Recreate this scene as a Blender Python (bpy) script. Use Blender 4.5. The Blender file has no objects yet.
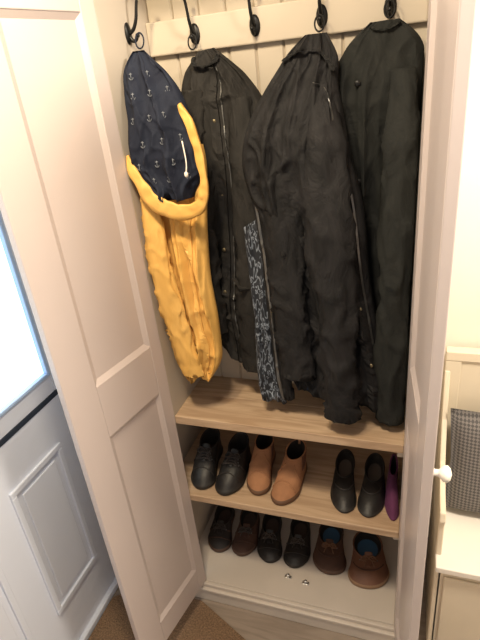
import bpy, bmesh, math, random
from mathutils import Vector, Matrix, noise
random.seed(4)
scn=bpy.context.scene
try:
    scn.view_settings.view_transform='Standard'
except Exception: pass

# ------------------------------------------------------------ materials
def nt(name):
    m=bpy.data.materials.new(name); m.use_nodes=True
    t=m.node_tree; b=t.nodes["Principled BSDF"]
    return m,t,b
def simple(name,col,rough=.5,metal=0,bump=0,bscale=60,var=0.08,vscale=6,spec=None):
    m,t,b=nt(name)
    b.inputs["Roughness"].default_value=rough; b.inputs["Metallic"].default_value=metal
    if spec is not None: b.inputs["Specular IOR Level"].default_value=spec
    tc=t.nodes.new("ShaderNodeTexCoord")
    n=t.nodes.new("ShaderNodeTexNoise"); n.inputs["Scale"].default_value=vscale; n.inputs["Detail"].default_value=5
    t.links.new(tc.outputs["Object"],n.inputs["Vector"])
    r=t.nodes.new("ShaderNodeValToRGB")
    r.color_ramp.elements[0].position=.3; r.color_ramp.elements[1].position=.7
    r.color_ramp.elements[0].color=tuple(c*(1-var) for c in col)+(1,)
    r.color_ramp.elements[1].color=tuple(min(1,c*(1+var)) for c in col)+(1,)
    t.links.new(n.outputs["Fac"],r.inputs["Fac"]); t.links.new(r.outputs["Color"],b.inputs["Base Color"])
    if bump:
        n2=t.nodes.new("ShaderNodeTexNoise"); n2.inputs["Scale"].default_value=bscale; n2.inputs["Detail"].default_value=6
        t.links.new(tc.outputs["Object"],n2.inputs["Vector"])
        bp=t.nodes.new("ShaderNodeBump"); bp.inputs["Strength"].default_value=bump; bp.inputs["Distance"].default_value=.01
        t.links.new(n2.outputs["Fac"],bp.inputs["Height"]); t.links.new(bp.outputs["Normal"],b.inputs["Normal"])
    return m
def cloth(name,c1,c2,rough=.65,crease=.6,sc=9,spec=.3):
    m,t,b=nt(name); b.inputs["Roughness"].default_value=rough; b.inputs["Specular IOR Level"].default_value=spec
    tc=t.nodes.new("ShaderNodeTexCoord")
    mp=t.nodes.new("ShaderNodeMapping"); mp.inputs["Scale"].default_value=(1.5,1.5,.75); mp.inputs["Rotation"].default_value=(0,.35,0)
    t.links.new(tc.outputs["Object"],mp.inputs["Vector"])
    n=t.nodes.new("ShaderNodeTexNoise"); n.inputs["Scale"].default_value=sc; n.inputs["Detail"].default_value=9; n.inputs["Distortion"].default_value=1.2; n.inputs["Roughness"].default_value=.6
    t.links.new(mp.outputs["Vector"],n.inputs["Vector"])
    r=t.nodes.new("ShaderNodeValToRGB"); e=r.color_ramp.elements
    e[0].position=.35; e[0].color=c1+(1,); e[1].position=.68; e[1].color=c2+(1,)
    t.links.new(n.outputs["Fac"],r.inputs["Fac"]); t.links.new(r.outputs["Color"],b.inputs["Base Color"])
    ad=t.nodes.new("ShaderNodeMix"); ad.data_type='VECTOR'; ad.inputs[0].default_value=.12
    t.links.new(mp.outputs["Vector"],ad.inputs[4]); t.links.new(n.outputs["Color"],ad.inputs[5])
    v=t.nodes.new("ShaderNodeTexVoronoi"); v.feature='F1'; v.inputs["Scale"].default_value=sc*1.1
    t.links.new(ad.outputs[1],v.inputs["Vector"])
    b1=t.nodes.new("ShaderNodeBump"); b1.inputs["Strength"].default_value=crease; b1.inputs["Distance"].default_value=.02
    t.links.new(v.outputs["Distance"],b1.inputs["Height"])
    b2=t.nodes.new("ShaderNodeBump"); b2.inputs["Strength"].default_value=crease*.8; b2.inputs["Distance"].default_value=.012
    t.links.new(n.outputs["Fac"],b2.inputs["Height"]); t.links.new(b1.outputs["Normal"],b2.inputs["Normal"])
    t.links.new(b2.outputs["Normal"],b.inputs["Normal"])
    return m
def wood(name,c1,c2,cg,rough=.5,sc=(1.3,14,14),knot=.55):
    m,t,b=nt(name); b.inputs["Roughness"].default_value=rough
    tc=t.nodes.new("ShaderNodeTexCoord"); mp=t.nodes.new("ShaderNodeMapping")
    mp.inputs["Scale"].default_value=sc
    t.links.new(tc.outputs["Object"],mp.inputs["Vector"])
    n=t.nodes.new("ShaderNodeTexNoise"); n.inputs["Scale"].default_value=2.4; n.inputs["Detail"].default_value=7; n.inputs["Distortion"].default_value=1.3
    t.links.new(mp.outputs["Vector"],n.inputs["Vector"])
    r=t.nodes.new("ShaderNodeValToRGB"); e=r.color_ramp.elements
    e[0].position=.38; e[0].color=c2+(1,); e[1].position=.60; e[1].color=c1+(1,)
    t.links.new(n.outputs["Fac"],r.inputs["Fac"])
    mp2=t.nodes.new("ShaderNodeMapping"); mp2.inputs["Scale"].default_value=(4,8,8); mp2.inputs["Location"].default_value=(.3,.4,0)
    t.links.new(tc.outputs["Object"],mp2.inputs["Vector"])
    v=t.nodes.new("ShaderNodeTexVoronoi"); v.inputs["Scale"].default_value=1.0
    t.links.new(mp2.outputs["Vector"],v.inputs["Vector"])
    r2=t.nodes.new("ShaderNodeValToRGB"); r2.color_ramp.elements[0].position=.05; r2.color_ramp.elements[1].position=.2
    r2.color_ramp.elements[0].color=(knot,knot,knot,1); r2.color_ramp.elements[1].color=(0,0,0,1)
    t.links.new(v.outputs["Distance"],r2.inputs["Fac"])
    mx=t.nodes.new("ShaderNodeMix"); mx.data_type='RGBA'
    t.links.new(r2.outputs["Color"],mx.inputs[0]); t.links.new(r.outputs["Color"],mx.inputs[6]); mx.inputs[7].default_value=cg+(1,)
    t.links.new(mx.outputs[2],b.inputs["Base Color"])
    bp=t.nodes.new("ShaderNodeBump"); bp.inputs["Strength"].default_value=.12; bp.inputs["Distance"].default_value=.004
    t.links.new(n.outputs["Fac"],bp.inputs["Height"]); t.links.new(bp.outputs["Normal"],b.inputs["Normal"])
    return m
def paisley(name,base,mark):
    m,t,b=nt(name); b.inputs["Roughness"].default_value=.8
    tc=t.nodes.new("ShaderNodeTexCoord")
    mp=t.nodes.new("ShaderNodeMapping"); mp.inputs["Scale"].default_value=(1.3,.05,.8)
    t.links.new(tc.outputs["Object"],mp.inputs["Vector"])
    v=t.nodes.new("ShaderNodeTexVoronoi"); v.inputs["Scale"].default_value=15
    n=t.nodes.new("ShaderNodeTexNoise"); n.inputs["Scale"].default_value=9; n.inputs["Detail"].default_value=1
    ad=t.nodes.new("ShaderNodeMix"); ad.data_type='VECTOR'; ad.inputs[0].default_value=.06
    t.links.new(mp.outputs["Vector"],ad.inputs[4]); t.links.new(n.outputs["Color"],ad.inputs[5]); t.links.new(ad.outputs[1],v.inputs["Vector"])
    s=t.nodes.new("ShaderNodeMath"); s.operation='MULTIPLY'; s.inputs[1].default_value=26; t.links.new(v.outputs["Distance"],s.inputs[0])
    s2=t.nodes.new("ShaderNodeMath"); s2.operation='SINE'; t.links.new(s.outputs[0],s2.inputs[0])
    r=t.nodes.new("ShaderNodeValToRGB"); r.color_ramp.elements[0].position=.55; r.color_ramp.elements[1].position=.85
    r.color_ramp.elements[0].color=base+(1,); r.color_ramp.elements[1].color=mark+(1,)
    t.links.new(s2.outputs[0],r.inputs["Fac"]); t.links.new(r.outputs["Color"],b.inputs["Base Color"])
    return m
def tweed(name,c1,c2):
    m,t,b=nt(name); b.inputs["Roughness"].default_value=.95
    tc=t.nodes.new("ShaderNodeTexCoord"); ch=t.nodes.new("ShaderNodeTexChecker"); ch.inputs["Scale"].default_value=120
    mp=t.nodes.new("ShaderNodeMapping"); mp.inputs["Rotation"].default_value=(0,.785,0); mp.inputs["Scale"].default_value=(1,.05,1)
    t.links.new(tc.outputs["Object"],mp.inputs["Vector"]); t.links.new(mp.outputs["Vector"],ch.inputs["Vector"])
    ch.inputs["Color1"].default_value=c1+(1,); ch.inputs["Color2"].default_value=c2+(1,)
    t.links.new(ch.outputs["Color"],b.inputs["Base Color"]); return m
def emis(name,col,st):
    m,t,b=nt(name); b.inputs["Base Color"].default_value=col+(1,); b.inputs["Roughness"].default_value=.2
    b.inputs["Emission Color"].default_value=col+(1,); b.inputs["Emission Strength"].default_value=st; return m

M_door=simple("painted_door",(.56,.485,.465),.34,var=.02,vscale=3,bump=.03,bscale=25)
M_in=simple("painted_interior",(.52,.46,.39),.6,var=.03,vscale=4)
M_back=simple("painted_beadboard",(.53,.465,.375),.6,var=.03)
M_floorin=simple("painted_base",(.62,.56,.50),.5,var=.04,bump=.05,bscale=20)
M_pine=wood("pine",(.56,.405,.27),(.42,.285,.18),(.22,.12,.06))
M_wall=simple("wall_cream",(.88,.82,.71),.85,var=.02,bump=.04,bscale=90)
M_upvc=simple("white_upvc",(.73,.78,.90),.35,var=.01)
M_bead=simple("glazing_bead_blue_glow",(.46,.62,.88),.35,var=.01)  # blue daylight glow around the pane is put into the bead colour
M_glass=emis("daylight_glow_glass",(.68,.86,1.0),1.6)  # pane itself emits, standing in for the daylight outside
M_gap=simple("rubber_seal",(.02,.03,.05),.6)
M_black=simple("black_iron",(.012,.012,.012),.4,metal=.5)
M_coat1=cloth("waxed_cotton_charcoal",(.016,.015,.014),(.032,.030,.028),.8,.5,8,.2)
M_coat2=cloth("waxed_cotton_black",(.010,.010,.0105),(.022,.021,.022),.72,.55,9,.22)
M_coat3=cloth("wool_dark_green",(.017,.018,.017),(.027,.028,.026),.95,.35,12,.15)
M_cord=simple("corduroy",(.008,.008,.008),.9,bump=.4,bscale=120)
M_yel=cloth("yellow_rubberised",(.70,.40,.10),(.80,.48,.14),.55,.25,6)
M_navy=cloth("navy_lining",(.008,.011,.024),(.013,.018,.034),.8,.3,9)
M_mark=simple("anchor_print",(.20,.22,.25),.8)
M_pais=paisley("paisley_lining",(.012,.015,.022),(.19,.22,.27))
M_brass=simple("brass",(.22,.18,.11),.4,metal=.8)
M_steel=simple("zip_steel",(.18,.18,.175),.4,metal=.8)
M_silver=simple("steel",(.5,.5,.5),.3,metal=.9)
M_mat=simple("coir",(.27,.17,.10),1,bump=1,bscale=260,var=.4,vscale=160)
M_floor=wood("floor_wood",(.33,.27,.22),(.26,.21,.17),(.2,.15,.11),.55)
M_cush=tweed("tweed",(.20,.185,.175),(.085,.08,.08))
M_bench=simple("bench_cream",(.76,.67,.52),.5,var=.03)
M_seatc=simple("seat_lit_cream_knob_white",(.86,.81,.73),.5,var=.02)  # cream seat with its bright lighting put into the colour; plain white on knob
def leather(n,c,r=.45,b=.12): return simple(n,c,r,bump=b,bscale=80,var=.18,vscale=18)
L_black=leather("black_leather",(.012,.011,.011),.48); L_char=leather("charcoal_leather",(.022,.018,.017),.65)
L_tan=leather("tan_suede",(.37,.18,.09),.9); L_brown=leather("brown_leather",(.15,.065,.037),.6)
L_dbrown=leather("dark_brown_suede",(.065,.030,.019),.8); L_purp=leather("purple_felt",(.11,.025,.08),.9)
S_dark=simple("dark_sole",(.020,.017,.015),.6); S_brown=simple("brown_sole",(.085,.045,.03),.6); S_tan=simple("stacked_sole",(.13,.065,.035),.6); S_lt=simple("tan_sole",(.25,.15,.09),.7)
I_dark=simple("dark_insole",(.015,.013,.012),.9); I_blue=simple("blue_insole",(.03,.10,.21),.7); I_tan=simple("tan_insole",(.16,.08,.045),.8); I_grey=simple("grey_insole",(.10,.085,.075),.8); I_brn=simple("brown_insole",(.05,.035,.03),.8)
LACE=simple("lace",(.055,.045,.04),.8); LACE_B=simple("rawhide_lace",(.18,.09,.05),.7)

# ------------------------------------------------------------ helpers
def link(o,parent=None):
    scn.collection.objects.link(o)
    if parent: o.parent=parent
    return o
def empty(name,loc=(0,0,0)):
    e=bpy.data.objects.new(name,None); e.location=loc; e.empty_display_size=.05; scn.collection.objects.link(e); return e
def mesh(name,verts,faces,mats,parent=None,smooth=False,mi=None,sub=0,bevel=0,solid=0):
    me=bpy.data.meshes.new(name); me.from_pydata([tuple(v) for v in verts],[],faces); 
    if not isinstance(mats,(list,tuple)): mats=[mats]
    for m in mats: me.materials.append(m)
    if mi:
        for p,i in zip(me.polygons,mi): p.material_index=i
    bm=bmesh.new(); bm.from_mesh(me); bmesh.ops.recalc_face_normals(bm,faces=bm.faces); bm.to_mesh(me); bm.free()
    for p in me.polygons: p.use_smooth=smooth
    o=bpy.data.objects.new(name,me); link(o,parent)
    if solid: s=o.modifiers.new("s","SOLIDIFY"); s.thickness=solid; s.offset=0
    if bevel: b=o.modifiers.new("b","BEVEL"); b.width=bevel; b.segments=2; b.limit_method='ANGLE'
    if sub: s=o.modifiers.new("ss","SUBSURF"); s.levels=sub; s.render_levels=sub
    return o
def boxes(name,bl,mat,parent=None,bevel=.002,xf=None,mats=None,mi=None):
    V=[];F=[];MI=[]
    for k,(x0,x1,y0,y1,z0,z1) in enumerate(bl):
        n=len(V)
        for z in (z0,z1):
            for (x,y) in ((x0,y0),(x1,y0),(x1,y1),(x0,y1)):
                p=(x,y,z); V.append(xf(p) if xf else p)
        F+= [(n,n+3,n+2,n+1),(n+4,n+5,n+6,n+7),(n,n+1,n+5,n+4),(n+1,n+2,n+6,n+5),(n+2,n+3,n+7,n+6),(n+3,n,n+4,n+7)]
        MI+=[mi[k] if mi else 0]*6
    return mesh(name,V,F,mats or mat,parent,bevel=bevel,mi=MI)
def tube(name,pts,rad,mat,parent=None,n=8,sx=1,closed=False,smooth_path=3):
    P=[Vector(p) for p in pts]
    R=list(rad) if isinstance(rad,(list,tuple)) else [rad]*len(P)
    if smooth_path>1 and len(P)>2:
        Q=[];RR=[]
        m=len(P)
        rng=range(m) if closed else range(m-1)
        for i in rng:
            g=(lambda k:P[k%m]) if closed else (lambda k:P[max(0,min(m-1,k))])
            p0,p1,p2,p3=g(i-1),g(i),g(i+1),g(i+2)
            for j in range(smooth_path):
                t=j/smooth_path
                Q.append(.5*((2*p1)+(-p0+p2)*t+(2*p0-5*p1+4*p2-p3)*t*t+(-p0+3*p1-3*p2+p3)*t**3))
                RR.append(R[i]*(1-t)+R[(i+1)%m]*t)
        if not closed: Q.append(P[-1]);RR.append(R[-1])
        P,R=Q,RR
    V=[];F=[];m=len(P); prev=None
    for i,p in enumerate(P):
        if closed: d=(P[(i+1)%m]-P[i-1]).normalized()
        else: d=(P[min(i+1,m-1)]-P[max(i-1,0)]).normalized()
        if prev is None:
            a=d.cross(Vector((0,1,0))); 
            if a.length<.1: a=d.cross(Vector((1,0,0)))
            a.normalize()
        else:
            a=(prev-d*prev.dot(d)).normalized()
        prev=a; b=d.cross(a)
        for k in range(n):
            an=2*math.pi*k/n; V.append(p+(a*math.cos(an)+b*math.sin(an)*sx)*R[i])
    for i in range(m if closed else m-1):
        for k in range(n):
            F.append((i*n+k,i*n+(k+1)%n,((i+1)%m)*n+(k+1)%n,((i+1)%m)*n+k))
    if not closed: F.append(tuple(range(n))[::-1]); F.append(tuple((m-1)*n+k for k in range(n)))
    return mesh(name,V,F,mat,parent,smooth=True)
def ball(name,c,r,mat,parent=None,sc=(1,1,1)):
    me=bpy.data.meshes.new(name); bm=bmesh.new(); bmesh.ops.create_uvsphere(bm,u_segments=16,v_segments=10,radius=r)
    for v in bm.verts: v.co=Vector((v.co.x*sc[0]+c[0],v.co.y*sc[1]+c[1],v.co.z*sc[2]+c[2]))
    for f in bm.faces: f.smooth=True
    bm.to_mesh(me); bm.free(); me.materials.append(mat)
    o=bpy.data.objects.new(name,me); return link(o,parent)

# ------------------------------------------------------------ room
W=.75; D=.263; DL=.395; ZF=.10; ZS=.9477; Z2=.582; TOP=2.30; XI=-.105
boxes("floor",[(-.55,2.2,-2.6,.45,-.05,0)],M_floor,bevel=0)
boxes("wall_back",[(-.55,2.2,.415,.5,0,2.6)],M_wall,bevel=0)
boxes("wall_right",[(2.1,2.2,-2.6,.415,0,2.6)],M_wall,bevel=0)
boxes("wall_left",[(-.55,-.43,.085,.415,0,2.6),(-.55,-.43,-2.6,-.925,0,2.6),(-.55,-.43,-.925,.085,2.10,2.6)],M_wall,bevel=0)
boxes("baseboard_back",[(.79,2.1,.402,.415,0,.12)],M_door)
dr=empty("door_1")
X=-.43
boxes("frame",[(X-.06,X+.012,.035,.085,0,2.10),(X-.06,X+.012,-.925,-.875,0,2.10),(X-.06,X+.012,-.875,.035,2.05,2.10),(X-.06,X+.02,-.875,.035,0,.03)],M_upvc,dr,.004)
boxes("upper_leaf",[(X-.05,X,-.053,.03,1.037,2.045),(X-.05,X,-.87,-.76,1.037,2.045),(X-.05,X,-.76,-.053,1.037,1.107),(X-.05,X,-.76,-.053,1.96,2.045)],M_upvc,dr,.004)
boxes("glazing_bead",[(X-.012,X+.006,-.068,-.053,1.107,1.96),(X-.012,X+.006,-.76,-.745,1.107,1.96),(X-.012,X+.006,-.745,-.068,1.107,1.120),(X-.012,X+.006,-.745,-.068,1.947,1.96)],M_bead,dr,.003)
boxes("glass_pane",[(X-.03,X-.02,-.76,-.053,1.107,1.96)],M_glass,dr,0)
boxes("weather_seal",[(X-.045,X+.002,-.87,.03,1.018,1.037)],M_gap,dr,.001)
boxes("lower_leaf",[(X-.05,X,-.87,.03,.03,1.018)],M_upvc,dr,.003)
for k,(ya,yb) in enumerate(((-.37,-.11),(-.75,-.49))):
    za,zb=.25,.855; w=.022
    boxes("panel_moulding_%d"%k,[(X,X+.010,ya,yb,za,za+w),(X,X+.010,ya,yb,zb-w,zb),(X,X+.010,ya,ya+w,za+w,zb-w),(X,X+.010,yb-w,yb,za+w,zb-w),
      (X,X+.006,ya+.045,yb-.045,za+.045,zb-.045)],M_upvc,dr,.005)

# ------------------------------------------------------------ wardrobe
wd=empty("wardrobe")
boxes("side_panels",[(XI-.02,0,0,.41,ZS-.032,TOP),(XI-.02,XI,0,.41,0,ZS-.032),(W,W+.022,0,.41,0,TOP)],M_in,wd,.001)
boxes("top_panel",[(XI-.02,W+.022,0,.41,TOP,TOP+.025)],M_in,wd)
boxes("lower_back",[(XI,W,DL,.41,ZF,ZS-.03)],M_in,wd,0)
V=[]
pw=.078; x=0; prof=[]
while x<W:
    prof+=[(x,.007),(x+.005,0),(min(W,x+pw-.005),0)]
    x+=pw
prof=[p for p in prof if p[0]<=W]; prof.append((W,0))
for (px_,py_) in prof: V+= [(px_,D+py_,ZS),(px_,D+py_,TOP)]
F=[(2*i,2*i+2,2*i+3,2*i+1) for i in range(len(prof)-1)]
mesh("beadboard_back",V,F,M_back,wd)
boxes("hook_rail",[(0,W,D-.02,D,2.043,2.128)],M_back,wd,.004)
boxes("bench_shelf",[(0,W,.0,D*.52,ZS-.032,ZS),(0,W,D*.52+.0015,DL,ZS-.032,ZS)],M_pine,wd,.0025)
boxes("shoe_shelf",[(XI,W,.0,DL,Z2-.030,Z2)],M_pine,wd,.004)
boxes("shelf_battens",[(XI,XI+.018,.02,DL,ZS-.065,ZS-.032),(W-.018,W,.02,DL,ZS-.065,ZS-.032),(XI,XI+.018,.02,DL,Z2-.06,Z2-.03),(W-.018,W,.02,DL,Z2-.06,Z2-.03)],M_in,wd,.002)
boxes("base_board",[(XI,W,-.0,DL,ZF-.02,ZF)],M_floorin,wd,.002)
boxes("plinth",[(XI-.02,W+.022,-.022,0,0,.068),(XI-.02,W+.022,-.030,0,.066,.080),(XI-.02,W+.022,-.018,0,.080,.1)],M_floorin,wd,.004)
def cdoor(name,hinge,u,n,w):
    hx,hy=hinge
    def xf(p): return (hx+u[0]*p[0]+n[0]*p[1],hy+u[1]*p[0]+n[1]*p[1],p[2])
    z0,z1=.105,TOP-.005; t=.022
    sf=.105
    bl=[(0,.05,0,t,z0,z1),(w-sf,w,0,t,z0,z1),(.05,w-sf,0,t,z0,.22),(.05,w-sf,0,t,1.075,1.25),(.05,w-sf,0,t,2.14,z1),
        (.05,w-sf,.009,.014,.22,1.075),(.05,w-sf,.009,.014,1.25,2.14)]
    boxes(name,bl,M_door,wd,.0025,xf)
    for k,(za,zb) in enumerate(((.22,1.075),(1.25,2.14))):
        a0,a1=.05,w-sf; q=.016
        Vv=[]
        for (i,(yy)) in ((0,.001),(1,.009)):
            o=q*i
            for (aa,zz) in ((a0+o,za+o),(a1-o,za+o),(a1-o,zb-o),(a0+o,zb-o)): Vv.append(xf((aa,yy+.0005,zz)))
        Ff=[(j,(j+1)%4,4+(j+1)%4,4+j) for j in range(4)]
        mesh(name+"_moulding_%d"%k,Vv,Ff,M_door,wd)
cdoor("door_leaf_left",(.001,-.001),(-.1895,-.982),(-.982,.1895),.39)
cdoor("door_leaf_right",(W,-.001),(.103,-.9947),(.9947,.103),.389)
def knob(nm,c,dirx):
    prof=[(0,.008),(.006,.010),(.010,.007),(.018,.008),(.026,.017),(.034,.018),(.040,.012),(.043,0.0005)]
    V=[];F=[];n=20
    for (d,r) in prof:
        for k in range(n):
            a=2*math.pi*k/n; V.append((c[0]+dirx*d,c[1]+r*math.cos(a),c[2]+r*math.sin(a)))
    for i in range(len(prof)-1):
        for k in range(n): F.append((i*n+k,i*n+(k+1)%n,(i+1)*n+(k+1)%n,(i+1)*n+k))
    F.append(tuple(range(n)))
    mesh(nm,V,F,M_seatc,wd,smooth=True)
knob("knob_right",(.806,-.36,1.19),1)

# ------------------------------------------------------------ coat hooks
def hook(pos,yawdir):
    e=empty("coat_hook")
    ox,oy,oz=pos
    def T(p):
        o,s,z=p
        return (ox+o*yawdir[0]-s*yawdir[1],oy+o*yawdir[1]+s*yawdir[0],oz+z)
    V=[];F=[];n=20
    for (o,r) in ((.0005,1),(.004,1),(.007,.7),(.008,.01)):
        for k in range(n):
            a=2*math.pi*k/n; V.append(T((o,.0145*r*math.cos(a),.026*r*math.sin(a))))
    for i in range(3):
        for k in range(n): F.append((i*n+k,i*n+(k+1)%n,(i+1)*n+(k+1)%n,(i+1)*n+k))
    F.append(tuple(range(n)))
    mesh("plate",V,F,M_black,e,smooth=True)
    tube("upper_prong",[T(p) for p in ((.006,0,.0),(.020,0,.008),(.032,0,.030),(.038,0,.055),(.046,0,.080),(.056,0,.092))],[.0055,.005,.0045,.004,.004,.0038],M_black,e,n=8)
    ball("upper_tip",T((.058,0,.094)),.0065,M_black,e)
    tube("lower_prong",[T(p) for p in ((.006,0,-.008),(.013,0,-.018),(.022,0,-.018),(.028,0,-.010))],[.0055,.005,.0045,.004],M_black,e,n=8)
    ball("lower_tip",T((.029,0,-.007)),.006,M_black,e)
for hx in (.148,.320,.497,.663): hook((hx,D-.02,2.085),(0,-1))
hook((0,.135,2.10),(1,0))

# ------------------------------------------------------------ garments
def interp(pts,v):
    m=len(pts)-1; f=v*m; i=min(int(f),m-1); t=f-i
    P=[Vector((p[0],p[1])) for p in pts]
    g=lambda k:P[max(0,min(m,k))]
    p0,p1,p2,p3=g(i-1),g(i),g(i+1),g(i+2)
    return .5*((2*p1)+(-p0+p2)*t+(2*p0-5*p1+4*p2-p3)*t*t+(-p0+3*p1-3*p2+p3)*t**3)
def surf(L,R,yc,dep,nf,fa,seed,expo=.35,diag=1.0,hem=.012):
    def S(u,v,front=True,off=0):
        l=interp(L,v); r=interp(R,v); p=l*(1-u)+r*u
        e=max(0,math.sin(math.pi*u))**expo
        ee=min(1,max(0,math.sin(math.pi*u))*3)
        dd=dep(v) if callable(dep) else dep
        c=yc(v) if callable(yc) else yc
        grow=min(1,.3+v*1.5)
        wq=noise.noise(Vector((u*2+seed,v*2.2,seed)))
        wr=noise.noise(Vector((u*3-seed,v*4.5,seed*2)))
        a=math.pi*(nf*u+.55*wq)+seed
        r1=(1-abs(math.sin(a)))**1.3
        a2=math.pi*(nf*1.9*u+.8*wr)+seed*2.3
        r2=(1-abs(math.sin(a2)))**1.5
        n3=noise.noise(Vector((p[0]*11+p[1]*5+seed,p[1]*9-p[0]*6,seed)))
        r3=max(0,1-abs(n3)*4.5)**1.6
        n4=noise.noise(Vector((p[0]*24-p[1]*12+seed,p[1]*15+p[0]*9,seed+4)))
        r4=max(0,1-abs(n4)*4)**1.5
        fo=fa*ee*(grow*(1.5*r1+.7*r2)+diag*(.75*r3+.35*r4)+.9*noise.noise(Vector((p[0]*6,p[1]*4,seed+9)))-.8)
        y=c-(dd*e if front else -dd*e*.6)-(fo if front else 0)-off
        z=p[1]
        if v>.9: z+=hem*(v-.9)*10*math.sin(u*9+seed)
        return Vector((p[0]+fa*.5*noise.noise(Vector((u*3,v*7,seed+2))),y,z))
    return S
def garment(name,S,mat,parent,nu=80,nv=110,xmin=.004,xmax=W-.004):
    V=[];F=[]
    for j in range(nv+1):
        v=j/nv
        for i in range(nu+1): V.append(S(i/nu,v,True))
        for i in range(nu-1,0,-1): V.append(S(i/nu,v,False))
    n=2*nu
    for p in V:
        p.x=max(xmin,min(xmax,p.x)); p.y=min(p.y,D-.026 if p.z>2.03 else D-.006)
    for j in range(nv):
        for i in range(n): F.append((j*n+i,j*n+(i+1)%n,(j+1)*n+(i+1)%n,(j+1)*n+i))
    F.append(tuple(range(n)))
    base=len(V)
    c=S(.5,1,True); c2=S(.5,1,False); m=(c+c2)/2
    for i in range(n):
        p=V[nv*n+i]
        V.append(Vector((p.x*.97+m.x*.03,p.y*.7+m.y*.3,p.z+.04)))
    for i in range(n): F.append((nv*n+i,nv*n+(i+1)%n,base+(i+1)%n,base+i))
    F.append(tuple(base+i for i in range(n)))
    return mesh(name,V,F,mat,parent,smooth=True)
def ribbon(name,S,uv,w,mat,parent,off=.004,th=.003,n=80):
    V=[];F=[]
    for k in range(n+1):
        q=interp(uv,k/n); ww=w if not callable(w) else w(k/n)
        for (du,o) in ((-ww,0),(-ww,th),(0,th),(ww,th),(ww,0)):
            V.append(S(min(.98,max(.02,q[0]+du)),q[1],True,off+o-.003))
    for k in range(n):
        for a in range(5): F.append((k*5+a,k*5+(a+1)%5,(k+1)*5+(a+1)%5,(k+1)*5+a))
    F.append((0,1,2,3,4)); F.append(tuple(n*5+a for a in range(5)))
    return mesh(name,V,F,mat,parent,smooth=False)
def seamline(name,S,uv,mat,parent,r=.0022,off=.002):
    tube(name,[S(*interp(uv,k/30),True,off) for k in range(31)],r,mat,parent,n=5,smooth_path=1)
def snaps(S,uvs,parent,mat=M_brass,r=.006):
    for k,(u,v) in enumerate(uvs):
        p=S(u,v,True,.008); ball("snap_%d"%k,p,r,mat,parent,(1,.5,1))
def sleeve(name,pts,rad,mat,parent,seed=0,flat=.55,cuff=True):
    m=len(pts)-1; NV=80; n=32; V=[];F=[]
    for j in range(NV+1):
        v=j/NV; f=v*m; i=min(int(f),m-1); t=f-i
        g=lambda k:Vector(pts[max(0,min(m,k))])
        p0,p1,p2,p3=g(i-1),g(i),g(i+1),g(i+2)
        c=.5*((2*p1)+(-p0+p2)*t+(2*p0-5*p1+4*p2-p3)*t*t+(-p0+3*p1-3*p2+p3)*t**3)
        r=rad[i]*(1-t)+rad[i+1]*t
        if cuff and v>.93: r*=1.08
        for k in range(n):
            a=2*math.pi*k/n
            n1=noise.noise(Vector((math.cos(a)*1.1+seed,math.sin(a)*1.1+v*3,v*9)))
            cr=max(0,1-abs(n1)*4)**1.5
            wr=.30*cr*(.4+v)+.22*noise.noise(Vector((math.cos(a)*1.3+seed,math.sin(a)*1.3,v*6)))-.1
            rr=r*(1+wr*(1 if v<.93 else .4))
            q=c+Vector((math.cos(a)*rr,math.sin(a)*rr*flat,0)); q.x=max(.004,min(W-.004,q.x)); q.y=min(q.y,D-.006)
            V.append(q)
    for j in range(NV):
        for k in range(n): F.append((j*n+k,j*n+(k+1)%n,(j+1)*n+(k+1)%n,(j+1)*n+k))
    F.append(tuple(range(n)))
    b=len(V)
    for k in range(n):
        c=sum((V[NV*n+i] for i in range(n)),Vector())/n
        V.append(V[NV*n+k]*.85+c*.15+Vector((0,0,.03)))
    for k in range(n): F.append((NV*n+k,NV*n+(k+1)%n,b+(k+1)%n,b+k))
    F.append(tuple(b+k for k in range(n)))
    return mesh(name,V,F,mat,parent,smooth=True)
def hangloop(c,parent,mat,r=.012):
    tube("hanging_loop",[(c[0]+r*math.cos(a),c[1]+.3*r*math.sin(a),c[2]+r*1.5*math.sin(a)) for a in [k*math.pi/5 for k in range(10)]],.0022,mat,parent,closed=True,n=6)

# --- right: dark green coat
e=empty("dark_green_coat")
L=[(.620,2.055),(.552,1.995),(.525,1.90),(.535,1.6),(.55,1.35),(.575,1.15),(.62,1.0)]
R=[(.690,2.055),(.745,1.99),(.746,1.88),(.746,1.6),(.746,1.35),(.746,1.15),(.746,.968)]
S=surf(L,R,.205,lambda v:.02+.04*min(1,v*2.5),2.2,.012,3.3,diag=.7)
garment("body",S,M_coat3,e)
sleeve("sleeve",[(.700,.150,1.95),(.706,.095,1.80),(.706,.065,1.5),(.706,.06,1.25),(.708,.07,.985)],[.03,.042,.044,.042,.038],M_coat3,e,2.1,flat=.8)
ribbon("collar",S,[(.12,.03),(.5,.07),(.9,.025)],.05,M_coat3,e,.008,.008)
snaps(S,[(.32,.30),(.33,.45),(.35,.6)],e,M_black,.008)
hangloop((.663,.21,2.078),e,M_cord)
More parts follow.
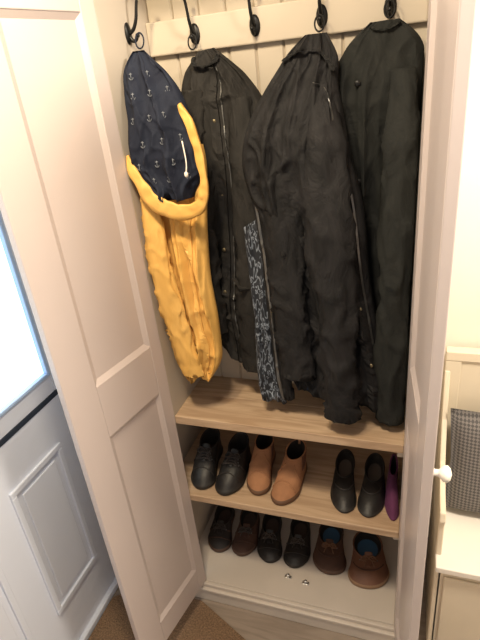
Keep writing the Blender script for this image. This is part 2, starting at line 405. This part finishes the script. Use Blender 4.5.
# --- second: charcoal waxed jacket
e=empty("charcoal_waxed_jacket")
L=[(.165,2.04),(.118,1.985),(.098,1.90),(.095,1.62),(.085,1.42),(.080,1.27),(.10,1.165)]
R=[(.215,2.045),(.300,1.97),(.350,1.87),(.380,1.62),(.375,1.4),(.365,1.2),(.345,1.035)]
S=surf(L,R,.205,lambda v:.02+.045*min(1,v*2.5),2.6,.014,1.2)
garment("body",S,M_coat1,e)
ribbon("placket",S,[(.56,.12),(.44,.4),(.38,.7),(.37,.985)],.045,M_coat1,e,.006,.006)
ribbon("zip",S,[(.66,.12),(.53,.4),(.47,.7),(.46,.985)],.006,M_steel,e,.006,.003)
ribbon("collar",S,[(.05,.05),(.3,.11),(.62,.10),(.97,.045)],.06,M_cord,e,.010,.010)
ribbon("pocket_flap",S,[(.50,.66),(.62,.68),(.86,.69)],.02,M_coat1,e,.030,.012)
sleeve("sleeve",[(.155,.150,1.95),(.140,.130,1.80),(.138,.12,1.6),(.138,.12,1.42),(.135,.12,1.22)],[.03,.048,.050,.047,.042],M_coat1,e,.7,flat=.6)
sleeve("sleeve_right",[(.285,.17,1.92),(.292,.14,1.74),(.282,.130,1.5),(.272,.130,1.3),(.268,.135,1.08)],[.03,.047,.048,.045,.040],M_coat1,e,5.7,flat=.55)
snaps(S,[(.44,.35),(.40,.47),(.385,.59),(.375,.71)],e)
hangloop((.150,.21,2.065),e,M_cord)
# --- centre: black waxed jacket, hanging open
e=empty("black_waxed_jacket")
L=[(.465,2.045),(.422,2.0),(.372,1.935),(.318,1.84),(.300,1.75),(.335,1.60),(.350,1.40),(.37,1.20),(.40,1.085)]
R=[(.525,2.045),(.552,1.985),(.560,1.91),(.578,1.81),(.612,1.68),(.635,1.49),(.66,1.30),(.685,1.14),(.70,1.01)]
yC=lambda v:.175-.075*min(1,v*2.6)
S=surf(L,R,yC,lambda v:.02+.045*min(1,v*2.2),3.0,.017,7.4)
garment("body",S,M_coat2,e,nu=90,nv=130)
sleeve("sleeve",[(.500,.125,1.94),(.520,.06,1.80),(.540,.025,1.60),(.555,.015,1.38),(.565,.015,1.18),(.570,.02,1.01)],[.035,.056,.060,.058,.054,.049],M_coat2,e,4.4,flat=.6)
sleeve("sleeve_left",[(.405,.12,1.88),(.405,.07,1.74),(.415,.045,1.5),(.425,.035,1.32),(.435,.04,1.13)],[.03,.048,.052,.050,.046],M_coat2,e,9.4,flat=.55)
Sl=surf([(.280,1.58),(.286,1.45),(.292,1.30),(.288,1.15),(.295,1.01)],[(.352,1.62),(.357,1.45),(.365,1.28),(.372,1.14),(.382,1.005)],lambda v:.105-.03*v,.008,1.3,.011,2.2,hem=.004)
garment("paisley_facing",Sl,M_pais,e,nu=20,nv=60)
Sf_=surf([(.318,1.72),(.335,1.5),(.343,1.3),(.350,1.12),(.366,1.02)],[(.365,1.72),(.380,1.5),(.390,1.3),(.400,1.12),(.410,1.02)],lambda v:.08-.01*v,.010,1.1,.006,6.2,hem=.004)
garment("front_edge",Sf_,M_coat2,e,nu=16,nv=60)
ribbon("zip_left",Sf_,[(.25,.02),(.3,.5),(.25,.98)],.06,M_steel,e,.004,.003)
ribbon("storm_flap",S,[(.80,.22),(.84,.4),(.86,.6),(.88,.8),(.88,.975)],.055,M_coat2,e,.008,.006)
ribbon("zip_right",S,[(.66,.215),(.86,.25),(.92,.4),(.935,.6),(.94,.8),(.94,.96)],.008,M_steel,e,.010,.003)
ribbon("collar",S,[(.02,.14),(.3,.09),(.7,.10),(.97,.17)],.05,M_cord,e,.012,.010)
snaps(S,[(.84,.33),(.865,.45),(.87,.58),(.885,.71),(.89,.84)],e)
snaps(Sf_,[(.7,.3),(.7,.5),(.7,.7)],e,M_steel,.005)
hangloop((.497,.205,2.068),e,M_cord)
# --- yellow raincoat
e=empty("yellow_raincoat")
L=[(.012,1.82),(.006,1.70),(.005,1.58),(.004,1.45),(.004,1.30),(.024,1.17),(.055,1.08)]
R=[(.205,1.82),(.205,1.70),(.192,1.58),(.186,1.45),(.188,1.30),(.184,1.18),(.140,1.10)]
S=surf(L,R,.055,lambda v:.035,2.3,.018,2.6,expo=.3,diag=.6)
garment("body",S,M_yel,e)
sleeve("sleeve",[(.044,.02,1.74),(.042,.008,1.60),(.050,.003,1.45),(.070,.004,1.28),(.094,.008,1.12)],[.024,.034,.038,.036,.034],M_yel,e,3.0,flat=.45)
ribbon("placket",S,[(.74,.03),(.72,.5),(.74,.97)],.045,M_yel,e,.005,.004)
seamline("cuff_seam",S,[(.40,.93),(.6,.94),(.9,.93)],M_yel,e)
Lh=[(.036,2.055),(.012,2.015),(.004,1.95),(.004,1.87),(.006,1.79),(.035,1.735),(.085,1.69)]
Rh=[(.064,2.055),(.108,2.015),(.158,1.965),(.192,1.89),(.208,1.81),(.207,1.75),(.175,1.69)]
Sh=surf(Lh,Rh,lambda v:.085-.05*min(1,v*1.5),lambda v:.012+.028*min(1,v*2),1.6,.015,5.5,diag=.9,hem=0)
garment("hood_lining",Sh,M_navy,e)
k=0
for v in (.22,.34,.46,.58,.70,.82):
    k+=1
    for u in ((.3,.65) if v<.3 else ((.2,.45,.72) if k%2 else (.3,.58,.84))):
        def A(a,b): 
            q=Sh(u,v,True,.0025); return (q.x+a,q.y,q.z+b)
        tube("anchor_shank",[A(0,.008),A(0,-.007)],.0009,M_mark,e,n=5)
        tube("anchor_flukes",[A(-.006,-.003),A(-.003,-.0075),A(.003,-.0075),A(.006,-.003)],.0009,M_mark,e,n=5)
        tube("anchor_stock",[A(-.004,.005),A(.004,.005)],.0009,M_mark,e,n=5)
def band(path,hw,mat,parent,name):
    P=[Vector(p) for p in path]; m=len(P)-1; N=90; V=[];F=[]
    for k in range(N+1):
        f=k/N*m; i=min(int(f),m-1); t=f-i; g=lambda q:P[max(0,min(m,q))]
        p0,p1,p2,p3=g(i-1),g(i),g(i+1),g(i+2)
        c=.5*((2*p1)+(-p0+p2)*t+(2*p0-5*p1+4*p2-p3)*t*t+(-p0+3*p1-3*p2+p3)*t**3)
        d=((p2-p0)*(1-t)+(p3-p1)*t); d.y=0; d.normalize(); nrm=Vector((d.z,0,-d.x))
        h=hw[i]*(1-t)+hw[i+1]*t
        h*=1+.35*noise.noise(Vector((k*.15,0,3)))
        c+=nrm*.005*noise.noise(Vector((k*.11,7,3)))
        prof=[(-1,.004),(-.8,-.002),(-.3,-.004-.010*noise.noise(Vector((k*.2,1,0)))),(.2,-.002-.011*noise.noise(Vector((k*.25,5,0)))),(.75,-.003),(1,.000),(.9,.006),(0,.006)]
        for (a,yy) in prof: V.append(c+nrm*h*a+Vector((0,yy,0)))
    q=8
    for k in range(N):
        for a in range(q): F.append((k*q+a,k*q+(a+1)%q,(k+1)*q+(a+1)%q,(k+1)*q+a))
    F.append(tuple(range(q))); F.append(tuple(N*q+a for a in range(q)))
    for v in V: v.x=max(.003,v.x)
    return mesh(name,V,F,mat,parent,smooth=True)
band([(.180,.006,1.925),(.204,-.008,1.885),(.220,-.014,1.83),(.228,-.018,1.77),(.226,-.02,1.715),(.205,-.022,1.672),(.15,-.022,1.660),(.10,-.022,1.675),(.055,-.018,1.715),(.022,-.008,1.765),(.006,.008,1.81)],
     [.005,.013,.012,.011,.012,.018,.023,.025,.023,.016,.004],M_yel,e,"hood_band")
tube("toggle_cord",[(.182,-.012,1.84),(.190,-.022,1.79),(.187,-.025,1.765)],.0018,M_seatc,e,n=6)
ball("toggle",(.187,-.026,1.76),.005,M_seatc,e,(1,1,1.5))
hangloop((.048,.105,2.078),e,M_navy)

# ------------------------------------------------------------ shoes
def shoe(name,x,ytoe,z,L=.23,Wd=.085,thr=.065,top=.065,qo=.5,k1=1.0,mats=None,sole=.02,yaw=0,side=1,ow=.60,laces=0,seam=None,tab=False,elastic=None,toew=.80,lace=None,cap=None,tongue=False):
    """toe points to local -y; q=0 heel, 1 toe"""
    e=empty(name); e.location=(x,ytoe,z); e.rotation_euler=(0,0,yaw)
    up,so,ins=mats
    lace=lace or LACE
    def interp1(q,T):
        for (a,b),(c,d) in zip(T,T[1:]):
            if q<=c: return b+(d-b)*(q-a)/(c-a)
        return T[-1][1]
    T=[(0,.74),(.15,.74),(.35,.72),(.52,.82),(.72,1.0),(.86,.98),(1.0,toew)]
    def O(th,sc=1.0):
        q=(1-math.cos(th))/2; w=interp1(q,T)*math.sqrt(max(0,1-abs(2*q-1)**5))
        sg=1 if th<math.pi else -1
        cx=side*.010*math.sin(math.pi*min(1,q*1.1))*-1+side*.006*q
        return Vector((cx+sg*w*Wd/2*sc,(L*(1-q)-L/2)*(1+(sc-1)*.6)+L/2))
    def P(th):
        qc=(1-math.cos(th))/2; q=.035+(qo-.035)*qc
        sg=math.sin(th)
        return Vector((side*-.004+sg*ow*Wd/2*(1-.12*qc),L*(1-q)))
    n=44; rings=[];MI=[]
    def Sf(th,s,lift=0):
        o=O(th);p=P(th); q=(1-math.cos(th))/2
        xy=o.lerp(p,s)
        H=(top*(1-q)+thr*q)-sole
        dip=1-.22*math.sin(math.pi*q)*(1 if top<.09 else .3)
        H*=dip
        run=(o-p).length/L
        a=min(1,run/.45)
        fr=a*(k1*(1-(1-s)**3.4)+(1-k1)*s**1.8)+(1-a)*s
        bul=1+.05*math.sin(math.pi*min(1,s*1.3))*(1-a)
        return Vector((xy.x*bul,xy.y,sole+H*fr+lift))
    ths=[2*math.pi*k/n for k in range(n)]
    rings.append([Vector((*O(t,.97),0)) for t in ths]); 
    rings.append([Vector((*O(t,1.06),.003)) for t in ths]); 
    rings.append([Vector((*O(t,1.08),sole*.9)) for t in ths])
    rings.append([Vector((*O(t,1.0),sole)) for t in ths])
    ns=10
    for j in range(1,ns+1): rings.append([Sf(t,(j/ns)) for t in ths])
    c=sum((Vector((*P(t),0)) for t in ths),Vector())/n
    def inn(f,zf):
        r=[]
        for i,t in enumerate(ths):
            p=rings[3+ns][i]; q=Vector((c.x+(p.x-c.x)*f,c.y+(p.y-c.y)*f,0)); q.z=p.z+.001 if zf is None else (p.z*(1-zf)+(sole+.006)*zf); r.append(q)
        return r
    rings.append(inn(.93,None)); rings.append(inn(.90,.15)); rings.append(inn(.92,.6)); rings.append(inn(.90,.97))
    V=[v for r in rings for v in r]; F=[]
    for i in range(len(rings)-1):
        for k in range(n):
            F.append((i*n+k,i*n+(k+1)%n,(i+1)*n+(k+1)%n,(i+1)*n+k)); MI.append(1 if i<3 else (0 if i<4+ns else 3))
    F.append(tuple(range(n))[::-1]); MI.append(1)
    b=(len(rings)-1)*n; F.append(tuple(b+k for k in range(n))); MI.append(2)
    mesh("upper_and_sole",V,F,[up,so,ins,I_dark],e,smooth=True,mi=MI,sub=1)
    tube("topline",[Sf(2*math.pi*k/24,1,.001) for k in range(24)],.0028,up,e,n=6,closed=True,smooth_path=1)
    if seam:
        tube("vamp_seam",[Sf(math.pi-a,seam[0],.001) for a in [x*.1*seam[1] for x in range(-10,11)]],.0026,seam[2],e,n=6,smooth_path=2)
    if cap:
        tube("toe_cap",[Sf(math.pi+a*.9,.05+.40*(1-(a/1.0)**2),.0006) for a in [x*.1 for x in range(-10,11)]],.0022,cap,e,n=6,smooth_path=2)
        for sg in (-1,1):
            tube("quarter_seam",[Sf(math.pi+sg*(.45+1.0*t_),.85-.8*t_,.0008) for t_ in [x*.1 for x in range(0,11)]],.002,cap,e,n=6,smooth_path=2)
    if tongue:
        Vt=[];Ft=[]
        for i in range(7):
            for j in range(5):
                t_=i/6; a=(j-2)/2
                base=Sf(math.pi,.62+.38*min(1,t_*1.4))
                ex=max(0,t_-.6)
                Vt.append(Vector((base.x+a*(.011+.006*t_),base.y+ex*.03+t_*.006,base.z+.003+ex*.045-.004*a*a)))
        for i in range(6):
            for j in range(4): Ft.append((i*5+j,i*5+j+1,(i+1)*5+j+1,(i+1)*5+j))
        mesh("tongue",Vt,Ft,up,e,smooth=True,solid=.003,sub=1)
    for k in range(laces):
        s=.97-.12*k; a=.50+.08*k
        for s1,s2 in ((s,s-.06),(s-.06,s)):
            p1=Sf(math.pi-a*.9,s1,.004);p2=Sf(math.pi+a*.9,s2,.004); mid=(p1+p2)/2+Vector((0,0,.007))
            tube("lace",[p1,mid,p2],.0026,lace,e,n=6)
        for sg in (-1,1): ball("eyelet",Sf(math.pi+sg*a*.95,s-.03,.002),.0035,M_steel,e,(1,1,.6))
    if laces:
        for sg in (-1,1):
            p=Sf(math.pi,.97,.010); tube("lace_bow",[p,p+Vector((sg*.018,.004,.006)),p+Vector((sg*.030,-.008,-.002)),p+Vector((sg*.016,-.014,-.001)),p],.0022,lace,e,n=6)
            tube("lace_end",[p,p+Vector((sg*.012,-.016,-.001)),p+Vector((sg*.020,-.034,-.010))],.0018,lace,e,n=6)
    if tab:
        p=Sf(0,1); tube("pull_tab",[p+Vector((0,-.004,-.02)),p+Vector((0,-.001,.012)),p+Vector((0,.004,.02)),p+Vector((0,.008,.01)),p+Vector((0,.006,-.02))],.006,up,e,n=8,sx=.4)
    if elastic:
        for sg in (1,-1):
            Vp=[];Fp=[]
            for i in range(7):
                for j in range(7):
                    th=math.pi/2*1.0+ (i-3)*.16*(.4+.6*j/6); s=.45+.55*j/6
                    if sg<0: th=2*math.pi-th
                    p=Sf(th,s); cc=Vector((c.x,c.y,p.z)); Vp.append(p+(p-cc).normalized()*.0025)
            for i in range(6):
                for j in range(6): Fp.append((i*7+j,(i+1)*7+j,(i+1)*7+j+1,i*7+j+1))
            mesh("elastic_%s"%("a" if sg>0 else "b"),Vp,Fp,elastic,e,smooth=True,solid=.002)
    return e
z=Z2
for i,(xx,yy,ya) in enumerate(((.026,.030,.06),(.132,.022,.0))):
    shoe("black_ankle_boot",xx,yy,z,L=.245,Wd=.100,thr=.088,top=.108,qo=.50,k1=.62,ow=.80,mats=(L_black,S_dark,I_brn),yaw=ya,side=(1,-1)[i],laces=4,cap=L_char,tongue=True)
for i,(xx,yy,ya) in enumerate(((.243,.050,.03),(.343,.022,-.10))):
    shoe("tan_ankle_boot",xx,yy,z,L=.24,Wd=.094,thr=.100,top=.120,qo=.45,k1=.50,ow=.80,mats=(L_tan,S_tan,I_tan),yaw=ya,side=(1,-1)[i],tab=True,elastic=L_brown,cap=L_tan)
for i,(xx,yy,ya) in enumerate(((.560,.040,.06),(.652,.040,.02))):
    shoe("black_loafer",xx,yy,z,L=.275,Wd=.088,thr=.045,top=.052,qo=.55,k1=.9,mats=(L_black,S_dark,I_grey),yaw=ya,side=(1,-1)[i],seam=(.55,.85,L_char),sole=.012,ow=.82)
shoe("purple_slipper",.722,.045,z,L=.24,Wd=.046,thr=.075,top=.085,qo=.45,k1=.85,mats=(L_purp,L_purp,I_dark),sole=.01)
z=ZF
for i,(xx,yy,ya) in enumerate(((-.004,.135,.10),(.112,.142,.12))):
    shoe("brown_suede_trainer",xx,yy,z,L=.242,Wd=.108,thr=.054,top=.072,qo=.60,k1=.85,mats=((L_char,L_dbrown)[i],S_brown,I_brn),yaw=ya,side=(1,-1)[i],laces=3,sole=.020,ow=.80,cap=L_dbrown,tongue=True)
for i,(xx,yy,ya) in enumerate(((.229,.138,.12),(.346,.140,.10))):
    shoe("black_lace_up_shoe",xx,yy,z,L=.242,Wd=.108,thr=.052,top=.068,qo=.60,k1=.85,mats=(L_black,S_dark,I_brn),yaw=ya,side=(1,-1)[i],laces=3,sole=.018,ow=.80,cap=L_char,tongue=True)
for i,(xx,yy,ya) in enumerate(((.484,.145,.06),(.650,.120,.16))):
    shoe("brown_boat_shoe",xx,yy,z,L=.240,Wd=(.136,.158)[i],thr=.056,top=.064,qo=.60,k1=.85,mats=((L_dbrown,L_brown)[i],S_lt if i else S_brown,I_blue),yaw=ya,side=(1,-1)[i],laces=2,seam=(.5,.9,L_dbrown),sole=.020,ow=.80,toew=.92,lace=LACE_B,tongue=True)
for (xx,yy) in ((.327,.095),(.4025,.085)):
    e=empty("door_catch"); boxes("plate",[(xx-.014,xx+.014,yy-.007,yy+.007,ZF,ZF+.003)],M_silver,e,.001); ball("roller",(xx,yy,ZF+.010),.008,M_silver,e)

# ------------------------------------------------------------ doormat
mp=[(.298,-.185),(-.02,-.036),(-.30,-.036),(-.405,-.12),(-.405,-.70),(-.05,-.80)]
n=len(mp)
mesh("doormat",[(p[0],p[1],0.0) for p in mp]+[(p[0],p[1],.012) for p in mp],[tuple(range(n)),tuple(range(n,2*n))]+[(i,(i+1)%n,n+(i+1)%n,n+i) for i in range(n)],M_mat,bevel=.003)

# ------------------------------------------------------------ settle bench + cushion
e=empty("settle_bench")
bx0,bx1=.868,1.72
boxes("seat",[(bx0,bx1,-.03,.36,.465,.49)],M_seatc,e,.004)
boxes("front",[(bx0+.01,bx1-.01,0,.02,.0,.465),(bx0+.03,bx1-.03,-.008,0,.06,.42)],M_bench,e,.004)
boxes("sides",[(bx0,bx0+.022,.0,.38,0,.465),(bx1-.022,bx1,.0,.38,0,.465)],M_bench,e,.003)
boxes("back",[(bx0,bx1,.36,.382,.465,1.04),(bx0,bx1,.35,.390,1.04,1.075),(bx0,bx0+.05,.352,.36,.49,1.04)]+[(bx0+.05+.2*k,bx0+.06+.2*k,.354,.36,.49,1.04) for k in range(1,4)],M_bench,e,.004)
for k,xx in enumerate((bx0,bx1-.018)):
    prof=[(.02,.49),(.02,.62),(.0,.66),(.01,.69),(.08,.695),(.20,.73),(.29,.84),(.35,1.0),(.36,1.0),(.36,.49)]
    V=[(xx,y,z_) for y,z_ in prof]+[(xx+.018,y,z_) for y,z_ in prof]; n=len(prof)
    mesh("arm_%d"%k,V,[tuple(range(n)),tuple(range(n,2*n))]+[(i,(i+1)%n,n+(i+1)%n,n+i) for i in range(n)],M_bench,e,bevel=.004)
V=[];F=[];N=18; cw=.40
def cf(u,v,s):
    uu=2*u-1; vv=2*v-1
    edge=(1-uu**4)*(1-vv**4)
    px=uu*(1-.07*(1-abs(vv))**1) ; pz=vv*(1-.07*(1-abs(uu)))
    return Vector((1.092+px*cw/2, .282-.065*(1-v)-s*.05*max(0,edge)**.5, .505+cw*.5*(pz+1)*.98))
for s in (1,-1):
    for i in range(N+1):
        for j in range(N+1): V.append(cf(i/N,j/N,s))
for q in range(2):
    o=q*(N+1)**2
    for i in range(N):
        for j in range(N): F.append((o+i*(N+1)+j,o+(i+1)*(N+1)+j,o+(i+1)*(N+1)+j+1,o+i*(N+1)+j+1))
cu=mesh("tweed_cushion",V,F,M_cush,None,smooth=True)
w_=cu.modifiers.new("w","WELD"); w_.merge_threshold=.0005

# ------------------------------------------------------------ lights
def area(name,loc,tgt,size,power,col):
    l=bpy.data.lights.new(name,'AREA'); l.shape='DISK'; l.size=size; l.energy=power; l.color=col
    o=bpy.data.objects.new(name,l); o.location=loc
    o.rotation_euler=(Vector(tgt)-Vector(loc)).to_track_quat('-Z','Y').to_euler(); scn.collection.objects.link(o)
area("ceiling_lamp_hall",(.42,-.80,2.80),(.3,-.3,.8),.22,20,(1,.84,.64))
area("ceiling_lamp_bench",(1.5,-.5,2.6),(1.2,.3,1.2),.3,42,(1,.88,.72))
area("ceiling_lamp_door",(.20,-.60,2.55),(-.1,-.35,2.0),.08,10,(1,.80,.50))
w=bpy.data.worlds.new("World"); scn.world=w; w.use_nodes=True
w.node_tree.nodes["Background"].inputs[0].default_value=(1,.93,.90,1); w.node_tree.nodes["Background"].inputs[1].default_value=.42

# ------------------------------------------------------------ camera
cx,cy,cz,ya,pi_,ro,f=.7535,-1.2273,1.9821,-.3690,-.4572,-.1119,502.826
fw=Vector((math.sin(ya)*math.cos(pi_),math.cos(ya)*math.cos(pi_),math.sin(pi_)))
rt=Vector((math.cos(ya),-math.sin(ya),0)); up=rt.cross(fw)
r2=rt*math.cos(ro)+up*math.sin(ro); u2=-rt*math.sin(ro)+up*math.cos(ro)
cd=bpy.data.cameras.new("camera"); cd.sensor_fit='VERTICAL'; cd.sensor_height=36; cd.lens=f/640*36; cd.clip_start=.02
co=bpy.data.objects.new("camera",cd)
M=Matrix(((r2.x,u2.x,-fw.x,cx),(r2.y,u2.y,-fw.y,cy),(r2.z,u2.z,-fw.z,cz),(0,0,0,1)))
co.matrix_world=M; scn.collection.objects.link(co); scn.camera=co
